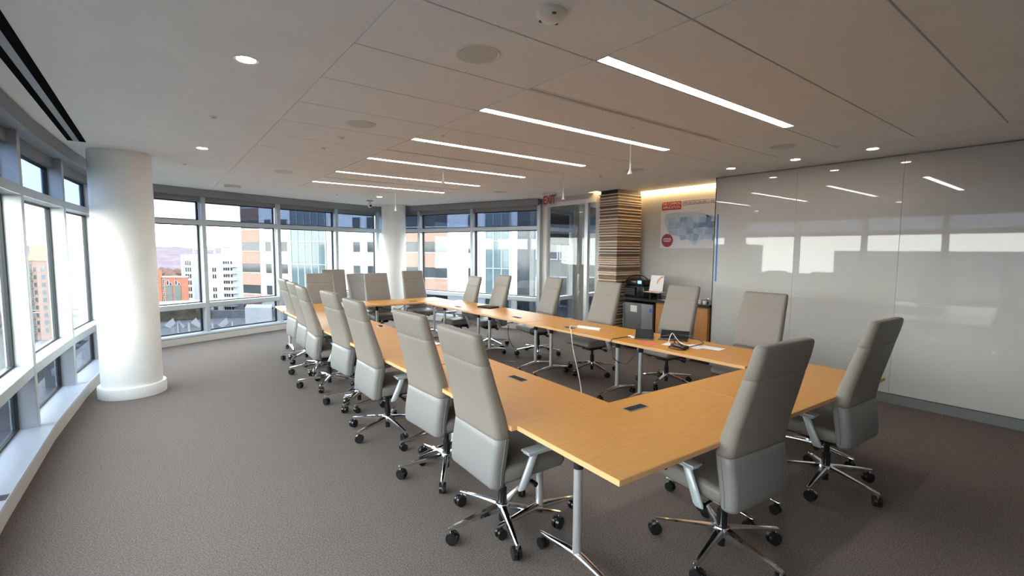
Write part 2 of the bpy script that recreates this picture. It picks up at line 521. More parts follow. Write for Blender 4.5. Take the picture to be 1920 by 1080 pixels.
# =================================================================== CEILING FITTINGS
def strip(k, label):
    y = seams[k] - J
    t = thing('linear_light', label, 'ceiling light', (XB, y, CEIL), 0, 'linear lights in a row down the ceiling')
    L = XC - XB
    box('diffuser', M_strip, (0.012, -.082, 0.004), (L - .012, -.006, 0.016), t)
    fr = MB()
    fr.box((0.004, -.090, 0.0), (L - .004, -.082, .03)).box((0.004, -.006, 0), (L - .004, 0.001, .03))
    fr.box((0.004, -.082, 0), (.012, -.006, .03)).box((L - .012, -.082, 0), (L - .004, -.006, .03))
    fr.box((0.004, -.090, .018), (L - .004, 0.001, .03))
    fr.obj('trim_frame', M_white, t)
for k, lab in zip(strips, ('first and nearest of the six long glowing ceiling strips', 'second glowing ceiling strip, just beyond the nearest air slot',
                           'third glowing ceiling strip counted from the camera', 'fourth glowing ceiling strip, beyond the middle air slot',
                           'fifth glowing ceiling strip counted from the camera', 'farthest of the six glowing ceiling strips, by the far windows')):
    strip(k, lab)
def slot(k, label):
    y = seams[k] - J
    t = thing('air_slot', label, 'air vent', (XB, y, CEIL), 0, 'slot diffusers in the tile field')
    L = XC - XB
    box('throat', M_void, (0.006, -.050, .012), (L - .006, -.002, .03), t)
    MB().box((.006, -.052, 0), (L - .006, -.040, .012)).box((.006, -.012, 0), (L - .006, -.001, .012)).obj('flange', M_drywall, t)
    box('blade', M_drywall, (.006, -.030, .002), (L - .006, -.026, .014), t)
for k, lab in zip(slots, ('dark slot diffuser between the first two glowing ceiling strips', 'slot diffuser between the third and fourth glowing ceiling strips',
                          'slot diffuser between the two farthest glowing ceiling strips')):
    slot(k, lab)
# long slot at the window drywall
t = thing('air_slot', 'long black slot diffuser in the drywall along the window wall', 'air vent', (-0.585, 0, CEIL))
box('throat', M_void, (-.065, -2.6, -.003), (.075, 6.50, .0005), t)
box('blade', M_alud, (-.020, -2.6, -.005), (.024, 6.49, -.003), t)

def downlight(x, y, label):
    t = thing('downlight', label, 'ceiling light', (x, y, CEIL))
    MB().lathe([(.048, -.001), (.064, -.004), (.066, 0.0), (.048, 0.0)], 28).obj('trim_ring', M_white, t, 40)
    MB().lathe([(.0475, -.0025), (.0475, -.0005)], 28).obj('lens', M_down, t)
for x, y, l in ((0.46, 3.12, 'round recessed downlight nearest the camera in the window drywall'), (0.45, 6.10, 'round recessed downlight near the thick white column'),
                (3.69, 9.36, 'small recessed downlight beyond the farthest ceiling strip'), (5.98, 3.23, 'recessed downlight closest to the alcove, over the marker board edge'),
                (5.98, 2.46, 'middle one of three recessed downlights along the marker board'), (5.98, 1.72, 'recessed downlight nearest the camera along the marker board')):
    downlight(x, y, l)
def speaker(x, y, label):
    t = thing('ceiling_speaker', label, 'speaker', (x, y, CEIL), 0, 'round ceiling speakers')
    MB().lathe([(.108, -.002), (.118, -.006), (.124, -.004), (.125, 0.0), (.108, 0.0)], 40).obj('rim', M_device, t, 40)
    MB().lathe([(.107, -.004), (.107, -.001)], 40).obj('grille', M_speaker, t)
for x, y, l in ((1.46, 2.25, 'largest looking round speaker, before the first ceiling strip'), (1.46, 4.08, 'round ceiling speaker in the window-side tiles beside the second strip'),
                (1.47, 7.22, 'farthest round speaker in the window-side tiles'), (5.15, 2.25, 'round ceiling speaker over the board-side tables nearest the downlights'),
                (5.10, 4.06, 'round ceiling speaker above the alcove-side tables'), (5.12, 7.14, 'farthest round speaker, towards the exit sign')):
    speaker(x, y, l)
t = thing('smoke_detector', 'white smoke detector near the camera with round vents', 'smoke detector', (1.47, 1.66, CEIL))
MB().lathe([(.068, 0), (.070, -.010), (.060, -.020), (.045, -.034), (.020, -.040), (.001, -.040)][::-1], 32).obj('housing', M_device, t, 40)
for a in (0.4, 2.0, 4.2):
    MB().lathe([(.010, -.003), (.010, 0)], 12).obj('vent_port', M_black, t, loc=(.052 * math.cos(a), .052 * math.sin(a), -.028))
t = thing('access_point', 'flat round white wireless disc on the far window-side ceiling', 'access point', (1.10, 9.34, CEIL))
MB().lathe([(.001, -.034), (.10, -.032), (.125, -.020), (.128, -.004), (.12, 0)], 32).obj('shell', M_device, t, 40)
MB().lathe([(.110, -.0305), (.118, -.026)], 32).obj('light_ring', M_alud, t, 40)
def sprinkler(x, y, label):
    t = thing('sprinkler', label, 'sprinkler', (x, y, CEIL))
    MB().lathe([(.030, -.004), (.034, 0.0)], 20).obj('escutcheon', M_device, t, 40)
    MB().cyl((0, 0, -.004), (0, 0, -.014), .014, .012, 14).cyl((0, 0, -.014), (0, 0, -.018), .020, n=16).obj('head', M_device, t, 40)
for x, y, l in ((1.47, 4.66, 'sprinkler in the window-side tiles beyond the second speaker'), (5.14, 4.71, 'sprinkler in the board-side tiles before the exit sign'),
                (0.43, 4.60, 'sprinkler in the drywall between the two window-side downlights'), (5.55, 1.9, 'sprinkler near the downlights along the marker board'),
                (1.47, 5.26, 'tiny sensor head in the window-side tiles beside the third strip'), (0.35, 7.35, 'sprinkler in the drywall beyond the thick column'),
                (2.9, 9.55, 'sprinkler beyond the farthest ceiling strip')):
    sprinkler(x, y, l)
def mic(x, y, ztip, label):
    t = thing('pendant_microphone', label, 'microphone', (x, y, CEIL), 0, 'hanging microphones')
    L = CEIL - ztip
    MB().lathe([(.012, -.012), (.022, -.004), (.024, 0)], 16).obj('canopy', M_device, t, 40)
    MB().cyl((0, 0, -.01), (0, 0, -L + .05), .0028, n=6).obj('cord', M_cord_w, t)
    MB().lathe([(.006, -L + .10), (.007, -L + .055), (.012, -L + .03), (.024, -L + .004), (.022, -L), (.001, -L)][::-1], 16).obj('capsule', M_white, t, 40)
for a in ((3.36, 2.73, 2.37, 'pendant microphone hanging beneath the second ceiling strip'), (4.57, 4.87, 2.41, 'pendant microphone hanging beside the exit sign'),
          (2.20, 4.00, 2.32, 'pendant microphone hanging over the window-side tables'), (3.37, 7.82, 2.37, 'pendant microphone hanging in front of the far column')):
    mic(*a)
t = thing('security_camera', 'small dome security camera hanging under the far ceiling corner', 'camera', (3.80, 10.2, CEIL))
MB().lathe([(.055, -.018), (.075, -.012), (.078, 0)], 24).obj('mount_plate', M_alud, t, 40)
MB().cyl((0, 0, -.018), (0, 0, -.06), .022, n=14).obj('stem', M_device, t, 40)
MB().sphere((0, 0, -.105), .052, 3).obj('ball', M_device, t, 60)
MB().cyl((0, -.035, -.115), (-.005, -.058, -.122), .024, n=14).obj('lens', M_black, t, 40)

# EXIT sign
t = thing('exit_sign', 'clear hanging sign with red EXIT letters near the glass door', 'sign', (5.98, 6.74, CEIL))
box('mount', M_brush, (-.05, -.17, -.022), (.05, .17, -.001), t, 0.004)
box('clear_panel', M_clear, (-.006, -.185, -.235), (.006, .185, -.022), t)
text_mesh('EXIT', 0.215, M_red, 'lettering', t, Matrix.Translation((-.008, 0, -.125)) @ Matrix(((0, 0, -1, 0), (-1, 0, 0, 0), (0, 1, 0, 0), (0, 0, 0, 1))), 0.0015, 0.78, 0.006)

# =================================================================== TABLES
TL, TD, TH = 1.47, 0.75, 0.74
LY = 0.05       # the legs stand a little towards the inside of the ring
def make_table(label):
    t = thing('conference_table', label, 'table')
    MB().box((-TL / 2, -TD / 2, TH - .028), (TL / 2, TD / 2, TH - .0008), 0.002).obj('edge_band', M_edge, t)
    MB().box((-TL / 2 + .002, -TD / 2 + .002, TH - .010), (TL / 2 - .002, TD / 2 - .002, TH), 0.001).obj('tabletop', M_wood, t)
    MB().box((-TL / 2 + .16, -.03, TH - .075), (TL / 2 - .16, .03, TH - .029), 0.004).obj('beam', M_blackm, t)
    for s in (-1, 1):
        x = s * (TL / 2 - .16)
        lg = MB().cyl((x, LY, .10), (x, LY, .585), .0235, n=20).obj('leg_column', M_brush, t, 40)
        MB().cyl((x, LY, .585), (x, LY, TH - .03), .0255, n=20).obj('sleeve', M_blackm, lg, 40)
        br = MB()
        for q in (-1, 1):
            br.box((x - .012, min(q * .02, q * .20), -.012), (x + .012, max(q * .02, q * .20), .012), 0.003,
                   Matrix.Translation((0, LY, TH - .062)) @ Matrix.Rotation(q * .16, 4, 'X'))
        br.obj('bracket', M_arm, lg)
        for q in (-1, 1):
            def rg(y, zc, w_, h_):
                return [Vector((x + w_ * math.cos(a), LY + q * y, zc + h_ * math.sin(a))) for a in [2 * PI * k / 12 for k in range(12)]]
            ft = MB().loft([rg(0.0, .115, .026, .030), rg(.06, .112, .025, .026), rg(.20, .096, .019, .016), rg(.305, .083, .014, .011), rg(.315, .083, .009, .007)])
            fo = ft.obj('foot', M_chrome, t, 50)
            ca = MB()
            for u in (-1, 1):
                ca.cyl((x + u * .006, LY + q * .285, .032), (x + u * .022, LY + q * .285, .032), .031, n=18)
            ca.cyl((x, LY + q * .285, .04), (x, LY + q * .285, .085), .010, n=10)
            ca.obj('caster', M_black, fo, 40)
    return t
table0 = make_table('near corner beech table under the closest high-back chairs, its corner towards the camera')
def put_table(first, cx, cy, rz, label):
    if first:
        table0.location = (cx, cy, 0)
        table0.rotation_euler = (0, 0, rz)
        table0['group'] = 'beech tables set in a hollow rectangle'
        return table0
    return dup(table0, (cx, cy, 0), rz, label, 'beech tables set in a hollow rectangle')
RZN = math.radians(-2.7)
def along(x0, y0, rz, u, v):
    return (x0 + math.cos(rz) * u - math.sin(rz) * v, y0 + math.sin(rz) * u + math.cos(rz) * v)
# near cross pair: back-left corner (1.55, 1.985), running along +X
c1 = along(1.545, 1.99, RZN, TL / 2, -TD / 2)
c2 = along(1.545, 1.99, RZN, TL * 1.5 + .001, -TD / 2)
put_table(True, *c1, RZN, None)
put_table(False, *c2, RZN, 'beech table of the near row ending by the marker board')
LX = 1.56 + TD / 2
lab_l = ('window-side beech table touching the near corner table', 'window-side beech table with a cable outlet, second from the near corner',
         'window-side beech table third from the near corner, with a small pad on it', 'window-side beech table meeting the far row')
put_table(False, *along(1.545, 1.992, RZN, -.035 + TD / 2, TL / 2), PI / 2 + RZN, lab_l[0])
for k in range(1, 4):
    put_table(False, 1.948 - .006 * k, 2.0 + TL / 2 + k * (TL + .006), PI / 2, lab_l[k])
RXT = 3.905 + TD / 2
lab_r = ('board-side beech table carrying the black phone and papers', 'board-side beech table with the white power strip',
         'board-side beech table with the dark notebook', 'board-side beech table meeting the far row')
ry0 = 1.915
for k in range(4):
    put_table(False, RXT, ry0 + TL / 2 + k * (TL + .006), PI / 2, lab_r[k])
RZF = math.radians(-2.0)
f1 = along(1.575, 8.70, RZF, TL / 2, -TD / 2)
f2 = along(1.575, 8.70, RZF, TL * 1.5 + .004, -TD / 2)
put_table(False, *f1, RZF, 'far row beech table nearer the window wall')
put_table(False, *f2, RZF, 'far row beech table in front of the round far column')

# =================================================================== CHAIRS
def rrect(hw, y0, y1, z, r, n=5, bulge=0.0):
    """rounded rectangle ring x in +-hw, y in [y0,y1]"""
    pts = []
    r = min(r, (y1 - y0) / 2 - .0005, hw - .001)
    for cx, cy, a0 in ((hw - r, y1 - r, 0), (-hw + r, y1 - r, PI / 2), (-hw + r, y0 + r, PI), (hw - r, y0 + r, 1.5 * PI)):
        for k in range(n + 1):
            a = a0 + k / n * PI / 2
            pts.append(Vector((cx + r * math.cos(a), cy + r * math.sin(a), z)))
    if bulge:
        for p in pts:
            if p.y < (y0 + y1) / 2:
                p.y += -bulge * (1 - (p.x / hw) ** 2)
            else:
                p.y += -bulge * 0.8 * (1 - (p.x / hw) ** 2)
    return pts
def rear(z):
    P = [(.375, .222), (.42, .231), (.50, .228), (.60, .211), (.67, .200), (.80, .222), (.95, .262), (1.09, .298), (1.18, .322), (1.258, .337)]
    for (a, da), (b, db) in zip(P, P[1:]):
        if z <= b:
            f = max(0, (z - a) / (b - a))
            return da + f * (db - da)
    return P[-1][1]
def thick(z):
    P = [(.375, .085), (.50, .100), (.67, .100), (.90, .085), (1.09, .076), (1.258, .064)]
    for (a, da), (b, db) in zip(P, P[1:]):
        if z <= b:
            f = max(0, (z - a) / (b - a))
            return da + f * (db - da)
    return P[-1][1]
def halfw(z):
    return .252 if z < .68 else .252 + (.233 - .252) * (z - .68) / .58
def ring(z, inset=0.0, r=.036):
    d, th = rear(z), thick(z)
    return rrect(halfw(z) - inset, -d + inset * .7, -d + th - inset * .7, z, r, 5, 0.014)
def make_chair(label):
    t = thing('conference_chair', label, 'chair', group='high-back chairs around the tables')
    MB().loft([ring(.384, .030), ring(.387, .012), ring(.396, .003), ring(.41), ring(.46), ring(.52), ring(.58), ring(.63), ring(.664), ring(.667, .003)]).obj('back_shell', M_uph2, t, 50)
    MB().loft([ring(.668, .004), ring(.672)] + [ring(.70 + .039 * k) for k in range(10)] + [ring(1.079, .0005), ring(1.0835, .003)]).obj('backrest', M_uph, t, 50)
    MB().loft([ring(1.084, .003), ring(1.0885, .0005), ring(1.12), ring(1.17), ring(1.22), ring(1.243, .002), ring(1.252, .007), ring(1.257, .014), ring(1.259, .024)]).obj('headrest', M_uph, t, 50)
    for s in (-1, 1):
        MB().tube([(s * (halfw(z) + .001), -rear(z) + thick(z) * .55, z) for z in (.41, .5, .58, .664)], .0035, 6).obj('piping', M_seat, t, 50)
    # seat cushion
    rings = []
    for y, zt, hw_ in ((-.150, .478, .235), (-.140, .488, .245), (-.06, .494, .25), (.10, .497, .25), (.20, .494, .25), (.265, .480, .248), (.290, .458, .24), (.298, .440, .225)):
        zb = .400 + (.02 if y > .28 else 0) + (.008 if y < -.145 else 0)
        h_ = zt - zb
        pr = rrect(hw_, 0, h_, 0, .032, 5)
        rings.append([Vector((p.x, y, zb + p.y)) for p in pr])
    MB().loft(rings).obj('seat', M_seat, t, 60)
    box('seat_pan', M_black, (-.20, -.13, .375), (.20, .22, .401), t, .012)
    for s in (-1, 1):
        ar = MB()
        secs = []
        for f in (0, .06, .5, .95, 1):
            z_ = .365 + f * .195
            y_ = -.055 + f * .085
            k = .026 if 0 < f < 1 else .020
            secs.append([Vector((s * .282 + .017 * (1 if f in (.06, .5, .95) else .6) * math.cos(a), y_ + (k + .006 * (1 - f)) * math.sin(a), z_)) for a in [2 * PI * q / 14 for q in range(14)]])
        ar.loft(secs)
        ap = ar.obj('arm_post', M_arm, t, 50)
        MB().box((s * .282 - .033, -.03, .558), (s * .282 + .033, .175, .572), .005).obj('arm_plate', M_arm, ap)
        MB().box((s * .282 - .038, -.04, .572), (s * .282 + .038, .19, .586), .006, None, 2).obj('arm_pad', M_arm, ap, 40)
    mc = MB().box((-.085, -.12, .325), (.085, .12, .376), .012)
    mc.cyl((.08, .06, .35), (.20, .07, .345), .007, n=8).cyl((.20, .07, .345), (.245, .072, .343), .016, n=10)
    mc.cyl((-.08, -.02, .35), (-.215, -.03, .34), .007, n=8).cyl((-.21, -.03, .34), (-.25, -.032, .338), .017, n=10)
    mc.obj('tilt_mechanism', M_black, t, 40)
    MB().cyl((0, 0, .12), (0, 0, .24), .028, n=16).cyl((0, 0, .24), (0, 0, .33), .019, n=16).cyl((0, 0, .035), (0, 0, .12), .021, n=14).obj('gas_column', M_black, t, 40)
    MB().lathe([(.030, .095), (.046, .100), (.048, .135), (.040, .150), (.030, .152)], 24).obj('hub', M_chrome, t, 40)
    for k in range(5):
        a = 2 * PI * k / 5 + PI / 2
        R_ = Matrix.Rotation(a, 4, 'Z')
        def sec(x, zc, w_, h_):
            return [R_ @ Vector((x, p[0] * w_, zc + p[1] * h_)) for p in ((1, -1), (1, .5), (.6, 1), (-.6, 1), (-1, .5), (-1, -1))]
        lg = MB().loft([sec(.03, .124, .024, .022), sec(.10, .120, .020, .019), sec(.22, .109, .015, .013), sec(.357, .094, .0115, .009), sec(.364, .093, .008, .006)]).obj('base_leg', M_chrome, t, 35)
        ca = MB()
        tw = R_ @ Vector((.352, 0, 0))
        wa = a + 0.5 + 0.9 * k
        ax = Vector((-math.sin(wa), math.cos(wa), 0))
        off = Vector((math.cos(wa), math.sin(wa), 0)) * .014
        cc = Vector((tw.x, tw.y, .0395)) + off
        for s in (-1, 1):
            ca.cyl(cc + ax * s * .005, cc + ax * s * .024, .0385, .036, 18)
        ca.box((-.020, -.012, .012), (.024, .012, .040), .006, Matrix.Translation(cc - Vector((0, 0, .006))) @ Matrix.Rotation(wa, 4, 'Z'))
        co = ca.obj('caster', M_black, lg, 40)
        MB().cyl((tw.x, tw.y, .055), (tw.x, tw.y, .098), .009, n=10).obj('caster_stem', M_chrome, lg, 40)
    return t
chair0 = make_chair('grey high-back chair at the near end of the window-side row')
UPPER = ('back_shell', 'backrest', 'headrest', 'piping', 'seat', 'seat_pan', 'arm_post', 'tilt_mechanism')
first = [True]
def put_chair(x, y, deg, label, spin=0.0, lift=0.0):
    rz = math.radians(deg)
    if first[0]:
        o = chair0
        o.location = (x, y, 0)
        o.rotation_euler = (0, 0, rz)
        first[0] = False
        o['label'] = label
    else:
        o = dup(chair0, (x, y, 0), rz, label)
    for c in o.children:
        nm = c.name.split('.')[0]
        if nm in UPPER:
            c.location = (0, 0, lift)
        elif nm in ('base_leg', 'hub'):
            c.rotation_euler = (0, 0, math.radians(spin))
    return o
CH = [
    (1.645, 2.261, -92.3, 'grey high-back chair at the window-side end of the tables, closest to the camera there', 34, 0),
    (1.724, 3.10, -88, 'grey high-back chair second from the camera along the window side', 18, 0),
    (1.68, 4.15, -90, 'grey high-back chair third from the camera along the window side', 57, 0),
    (1.74, 5.10, -88, 'grey high-back chair fourth from the camera along the window side', 8, 0),
    (1.68, 6.0, -93, 'grey high-back chair fifth from the camera along the window side', 25, 0),
    (1.75, 6.78, -90, 'grey high-back chair sixth along the window side, last but one', 30, 0),
    (1.80, 7.62, -88, 'grey high-back chair last along the window side, beside the far corner table', 4, 0),
    (2.37, 8.74, 176, 'tan-looking chair on the far side beside the window-side row', 12, 0),
    (3.44, 8.70, 180, 'tan-looking chair on the far side between two others, seat lowered', 20, -.02),
    (4.24, 8.72, 182, 'tan-looking chair on the far side in front of the round column', -8, .01),
    (2.90, 9.85, 168, 'spare dark taupe chair standing behind the far row by the windows', 5, .02),
    (3.50, 9.75, 200, 'spare low grey chair turned aside behind the far row', 40, -.07),
    (4.50, 7.52, 84, 'chair with lowered seat at the far end of the board side', 10, -.05),
    (4.66, 6.82, 84, 'chair behind the dark notebook on the board side', 25, 0),
    (4.95, 5.82, 80, 'chair in front of the glass door on the board side', -12, 0),
    (4.84, 4.52, 86, 'chair in front of the slat pillar on the board side', 8, 0),
    (5.16, 3.53, 86, 'chair in front of the alcove cabinet on the board side', 18, 0),
    (4.95, 2.40, 88, 'chair at the board side whose back stands against the glossy board', 0, 0),
    (2.502, 1.317, -6.2, 'dark grey high-back chair turned back towards the camera at the near table', 33, 0),
    (3.86, 1.27, -3.3, 'dark grey high-back chair at the near table closest to the marker board', 25, 0),
]
for c in CH:
    put_chair(c[0], c[1], c[2], c[3], c[4], c[5])

# =================================================================== ON THE TABLES
def outlet(x, y, rz, label):
    t = thing('table_outlet', label, 'power outlet', (x, y, TH + .0005), rz, 'flush outlet boxes in the tabletops')
    MB().box((-.085, -.034, 0), (.085, .034, .003), .001).obj('bezel', M_alud, t)
    MB().box((-.078, -.027, .003), (.078, .027, .0045)).obj('lid', M_blackm, t)
    for x0 in (-.055, -.015, .025):
        MB().box((x0, -.012, .0045), (x0 + .026, .012, .0055)).obj('socket', M_blackm, t)
for a in ((2.13, 2.74, PI / 2, 'flush black outlet in the window-side table nearest the camera'), (2.31, 1.79, RZN, 'flush black outlet in the near corner table'),
          (3.80, 8.08, 0, 'flush outlet in the far row table by the inner corner'), (4.06, 6.88, PI / 2, 'flush outlet in the board-side table nearest the far row'),
          (4.10, 5.30, PI / 2, 'flush outlet beyond the dark notebook'), (4.08, 4.20, PI / 2, 'flush outlet at the end of the white power strip')):
    outlet(*a)
# cable outlets on window side
def plug(x, y, label):
    t = thing('cable_outlet', label, 'power outlet', (x, y, TH + .0005), PI / 2)
    MB().box((-.07, -.035, 0), (.07, .035, .004), .001).obj('bezel', M_brush, t)
    MB().box((-.03, -.02, .004), (.03, .02, .022), .004).obj('plug', M_black, t)
    MB().tube([(0, 0, .02), (.03, -.02, .05), (.10, -.06, .06), (.16, -.10, .03), (.20, -.13, .004)], .004).obj('lead', M_black, t)
plug(2.20, 5.62, 'flush outlet with a plugged black lead on the window-side tables')
t = thing('notepad', 'small grey pad on the window-side table beside the second chair', 'notepad', (2.21, 4.28, TH), 0.3)
box('cover', M_alud, (-.06, -.09, 0), (.06, .09, .006), t, .001)
box('page', M_paper, (-.055, -.085, .006), (.055, .085, .009), t)
setp(box('sticky_note', M_pink, (2.26, 5.28, TH), (2.33, 5.35, TH + .0015)), 'pink sticky note on the window-side table', 'sticky note')
setp(box('sticky_note', M_pink, (4.02, 2.93, TH), (4.12, 3.11, TH + .0015)), 'pink sticky notes beside the black phone', 'sticky note')

# power strip with white lead
t = thing('power_strip', 'white power strip with its lead hanging to the carpet', 'power strip', (4.21, 3.99, TH), 1.76)
MB().box((-.16, -.026, 0), (.16, .026, .030), .006, None, 2).obj('body', M_white, t, 40)
for k in range(5):
    box('socket', M_device, (-.12 + k * .05, -.012, .030), (-.09 + k * .05, .012, .031), t)
t2 = MB()
pts = [(4.17, 4.16, .755), (4.10, 4.19, .765), (3.99, 4.10, .762), (3.93, 4.02, .752), (3.89, 3.97, .72), (3.88, 3.93, .55), (3.87, 3.86, .38), (3.85, 3.78, .20), (3.80, 3.70, .07), (3.68, 3.60, .012), (3.5, 3.5, .008), (3.3, 3.46, .008), (3.1, 3.52, .008), (2.9, 3.7, .008)]
def smooth_path(p, n=4):
    p = [Vector(q) for q in p]
    out = []
    for i in range(len(p) - 1):
        a, b, c, d = p[max(i - 1, 0)], p[i], p[i + 1], p[min(i + 2, len(p) - 1)]
        for k in range(n):
            f = k / n
            out.append(0.5 * ((2 * b) + (c - a) * f + (2 * a - 5 * b + 4 * c - d) * f * f + (3 * b - a - 3 * c + d) * f ** 3))
    return out + [p[-1]]
me = t2.tube(smooth_path(pts), .0055, 6).mesh('lead', M_cord_w, 60)
ld = link('lead', me, t)
ld.matrix_parent_inverse = (Matrix.Translation((4.21, 3.99, TH)) @ Matrix.Rotation(1.76, 4, 'Z')).inverted()

# black conference phone/tablet console
t = thing('phone_console', 'black wedge-shaped conference phone console on the board-side table', 'phone', (4.25, 3.20, TH), math.radians(-58))
MB().box((-.10, -.07, 0), (.10, .07, .012), .003).obj('base', M_black, t)
MB().box((-.095, -.006, 0), (.095, .006, .12), .003, Matrix.Translation((0, -.045, .01)) @ Matrix.Rotation(-.75, 4, 'X')).obj('screen_panel', M_blackm, t)
MB().box((-.075, -.0075, .02), (.075, -.006, .105), 0, Matrix.Translation((0, -.045, .01)) @ Matrix.Rotation(-.75, 4, 'X')).obj('screen', mat('dark_screen', (.010, .011, .014), .5, spec=.25), t)
MB().box((-.095, .03, .012), (.095, .06, .07), .006).obj('stand', M_blackm, t)
t = thing('laptop_stand', 'flat black tablet propped behind the phone console', 'tablet', (4.47, 2.98, TH), math.radians(-62))
MB().box((-.15, -.08, 0), (.15, .10, .014), .004).obj('body', M_black, t)
MB().box((-.15, -.004, 0), (.15, .004, .10), .002, Matrix.Translation((0, .09, .01)) @ Matrix.Rotation(-.9, 4, 'X')).obj('back_panel', M_blackm, t)
t = thing('remote_control', 'small cream remote beside the phone console', 'remote', (4.20, 3.33, TH), 1.2)
MB().box((-.06, -.018, 0), (.06, .018, .014), .005).obj('case', M_white, t)
box('button_pad', M_device, (-.03, -.009, .014), (.035, .009, .0155), t)
# papers, adapter and cables
for i, (x, y, r, l) in enumerate(((4.22, 2.80, .2, 'white sheet lying beside the black adapter, towards the phone'), (4.30, 2.62, -.25, 'white sheet under the cables on the board-side table'),
                                  (4.36, 2.48, .1, 'white sheet closest to the near row, on the board-side table'))):
    o = setp(MB().box((-.075, -.11, 0), (.075, .11, .0015)).obj('paper_sheet', M_paper, loc=(x, y, TH + .0004 + .0016 * i), rot=(0, 0, r)), l, 'paper')
t = thing('power_adapter', 'black power adapter with coiled cable among the papers', 'adapter', (4.12, 2.66, TH), 1.3)
MB().box((-.075, -.035, .004), (.075, .035, .036), .008, None, 2).obj('brick', M_black, t, 40)
MB().box((.085, -.02, .004), (.13, .025, .03), .006).obj('plug', M_black, t)
MB().tube(smooth_path([(-.07, 0, .02), (-.05, .05, .05), (.0, .07, .10), (.05, .05, .09), (.07, .02, .03), (.10, .06, .006), (.04, .11, .006), (-.06, .10, .006), (-.10, .03, .006)]), .005).obj('cord', M_black, t, 60)
setp(MB().tube(smooth_path([(4.20, 2.86, .745), (4.25, 2.88, .80), (4.28, 2.87, .845), (4.30, 2.84, .80), (4.33, 2.80, .748), (4.28, 2.66, .746), (4.22, 2.60, .747), (4.24, 2.52, .75), (4.32, 2.56, .75)]), .0045)
     .obj('charging_cable', M_cord_w), 'looped white charging cable standing up from the papers', 'cable')
setp(MB().tube(smooth_path([(4.26, 3.30, .747), (4.12, 3.36, .747), (4.00, 3.36, .748), (3.90, 3.36, .742), (3.885, 3.35, .66), (3.87, 3.30, .55), (3.93, 3.20, .50), (3.98, 3.15, .56), (4.02, 3.12, .64)]), .0045)
     .obj('phone_cable', M_black), 'black cable running from the phone console over the table edge', 'cable')
setp(MB().tube(smooth_path([(4.45, 3.12, .76), (4.52, 2.95, .79), (4.50, 2.75, .79), (4.42, 2.60, .77), (4.30, 2.62, .752), (4.18, 2.62, .752)]), .0045)
     .obj('tablet_cable', M_black), 'black cable arching from the tablet to the adapter', 'cable')
t = thing('notebook', 'dark closed notebook on the board-side table', 'notebook', (4.42, 6.50, TH), 0.2)
MB().box((-.11, -.15, 0), (.11, .15, .024), .003).obj('cover', M_blackm, t)
MB().box((-.105, -.145, .004), (.108, .147, .020)).obj('pages', M_alud, t)
# cables hanging under the tables
def hang(pts, label, m=M_black, r=.005):
    setp(MB().tube(smooth_path(pts), r).obj('hanging_cable', m), label, 'cable', 'loose cables under the tables')
hang([(2.05, 1.42, .715), (2.05, 1.41, .66), (2.055, 1.42, .62), (2.04, 1.41, .60), (2.07, 1.40, .575)], 'short twisted black cable dangling below the near corner table', r=.010)
hang([(4.0, 5.9, .70), (4.05, 5.7, .62), (4.0, 5.5, .60), (3.98, 5.35, .66), (4.05, 5.2, .70)], 'drooping black cable under the middle board-side tables')
hang([(4.1, 5.95, .70), (4.1, 5.75, .57), (4.05, 5.6, .58), (4.05, 5.45, .69)], 'lowest drooping black cable under the middle board-side tables')
hang([(4.1, 5.5, .60), (4.07, 5.46, .45), (4.1, 5.42, .33), (4.12, 5.38, .28)], 'black cable end hanging towards the carpet on the board side')
hang([(3.1, 8.0, .69), (3.25, 7.95, .64), (3.45, 7.95, .63), (3.6, 7.98, .69)], 'black cable looping below the far row tables')
hang([(3.2, 5.6, .008), (3.5, 5.55, .008), (3.8, 5.7, .008), (4.1, 5.75, .008), (4.3, 5.6, .008)], 'black cord lying on the carpet inside the rectangle')
hang([(3.35, 4.95, .007), (3.2, 5.05, .007), (3.3, 5.2, .007), (3.6, 4.9, .007), (3.95, 4.75, .007)], 'thin white cord lying on the carpet inside the rectangle', M_cord_w, .004)
hang([(4.25, 2.95, .70), (4.2, 2.7, .66), (4.25, 2.45, .67), (4.2, 2.25, .70)], 'slack black cable under the table with the papers')

# =================================================================== ALCOVE
AX = 7.20
cab = thing('storage_cabinet', 'orange wood cabinet below the black counter in the alcove', 'cabinet', (6.52, 3.775, 0))
box('carcass', M_cab, (.02, 0, .08), (.66, .93, .86), cab)
box('plinth', M_blackm, (.05, 0, 0), (.66, .93, .08), cab)
for k in range(2):
    dr = MB().box((-.002, .01 + k * .46, .10), (.019, .01 + k * .46 + .452, .85), .002).obj('door', M_cab, cab)
    MB().cyl((-.002, .01 + k * .46 + .20, .78), (-.022, .01 + k * .46 + .20, .78), .012, n=14).obj('knob', M_chrome, dr, 40)
setp(box('countertop', M_counter, (6.47, 3.77, .865), (7.195, 5.47, .905), None, .003), 'black worktop over the cabinet and the small fridge', 'counter')
fr = thing('mini_fridge', 'small steel-fronted fridge under the counter next to the slat pillar', 'fridge', (6.52, 4.745, 0))
box('body', M_black, (.05, 0, .02), (.62, .62, .82), fr, .004)
dr = MB().box((0, .01, .05), (.048, .612, .815), .008, None, 2).obj('door', M_fridge, fr, 40)
box('bright_reflection', M_steel, (-.004, .012, .06), (.0, .235, .808), dr, .001)  # bright part of the door's reflection, added as a separate plate
box('grip', M_chrome, (-.016, .605, .10), (.0, .622, .79), dr)
box('label_card', M_paper, (-.003, .33, .66), (-.0005, .47, .77), dr)
box('energy_sticker', mat('sticker_blue', (.03, .12, .45), .5), (-.006, .025, .68), (-.0042, .075, .745), dr)

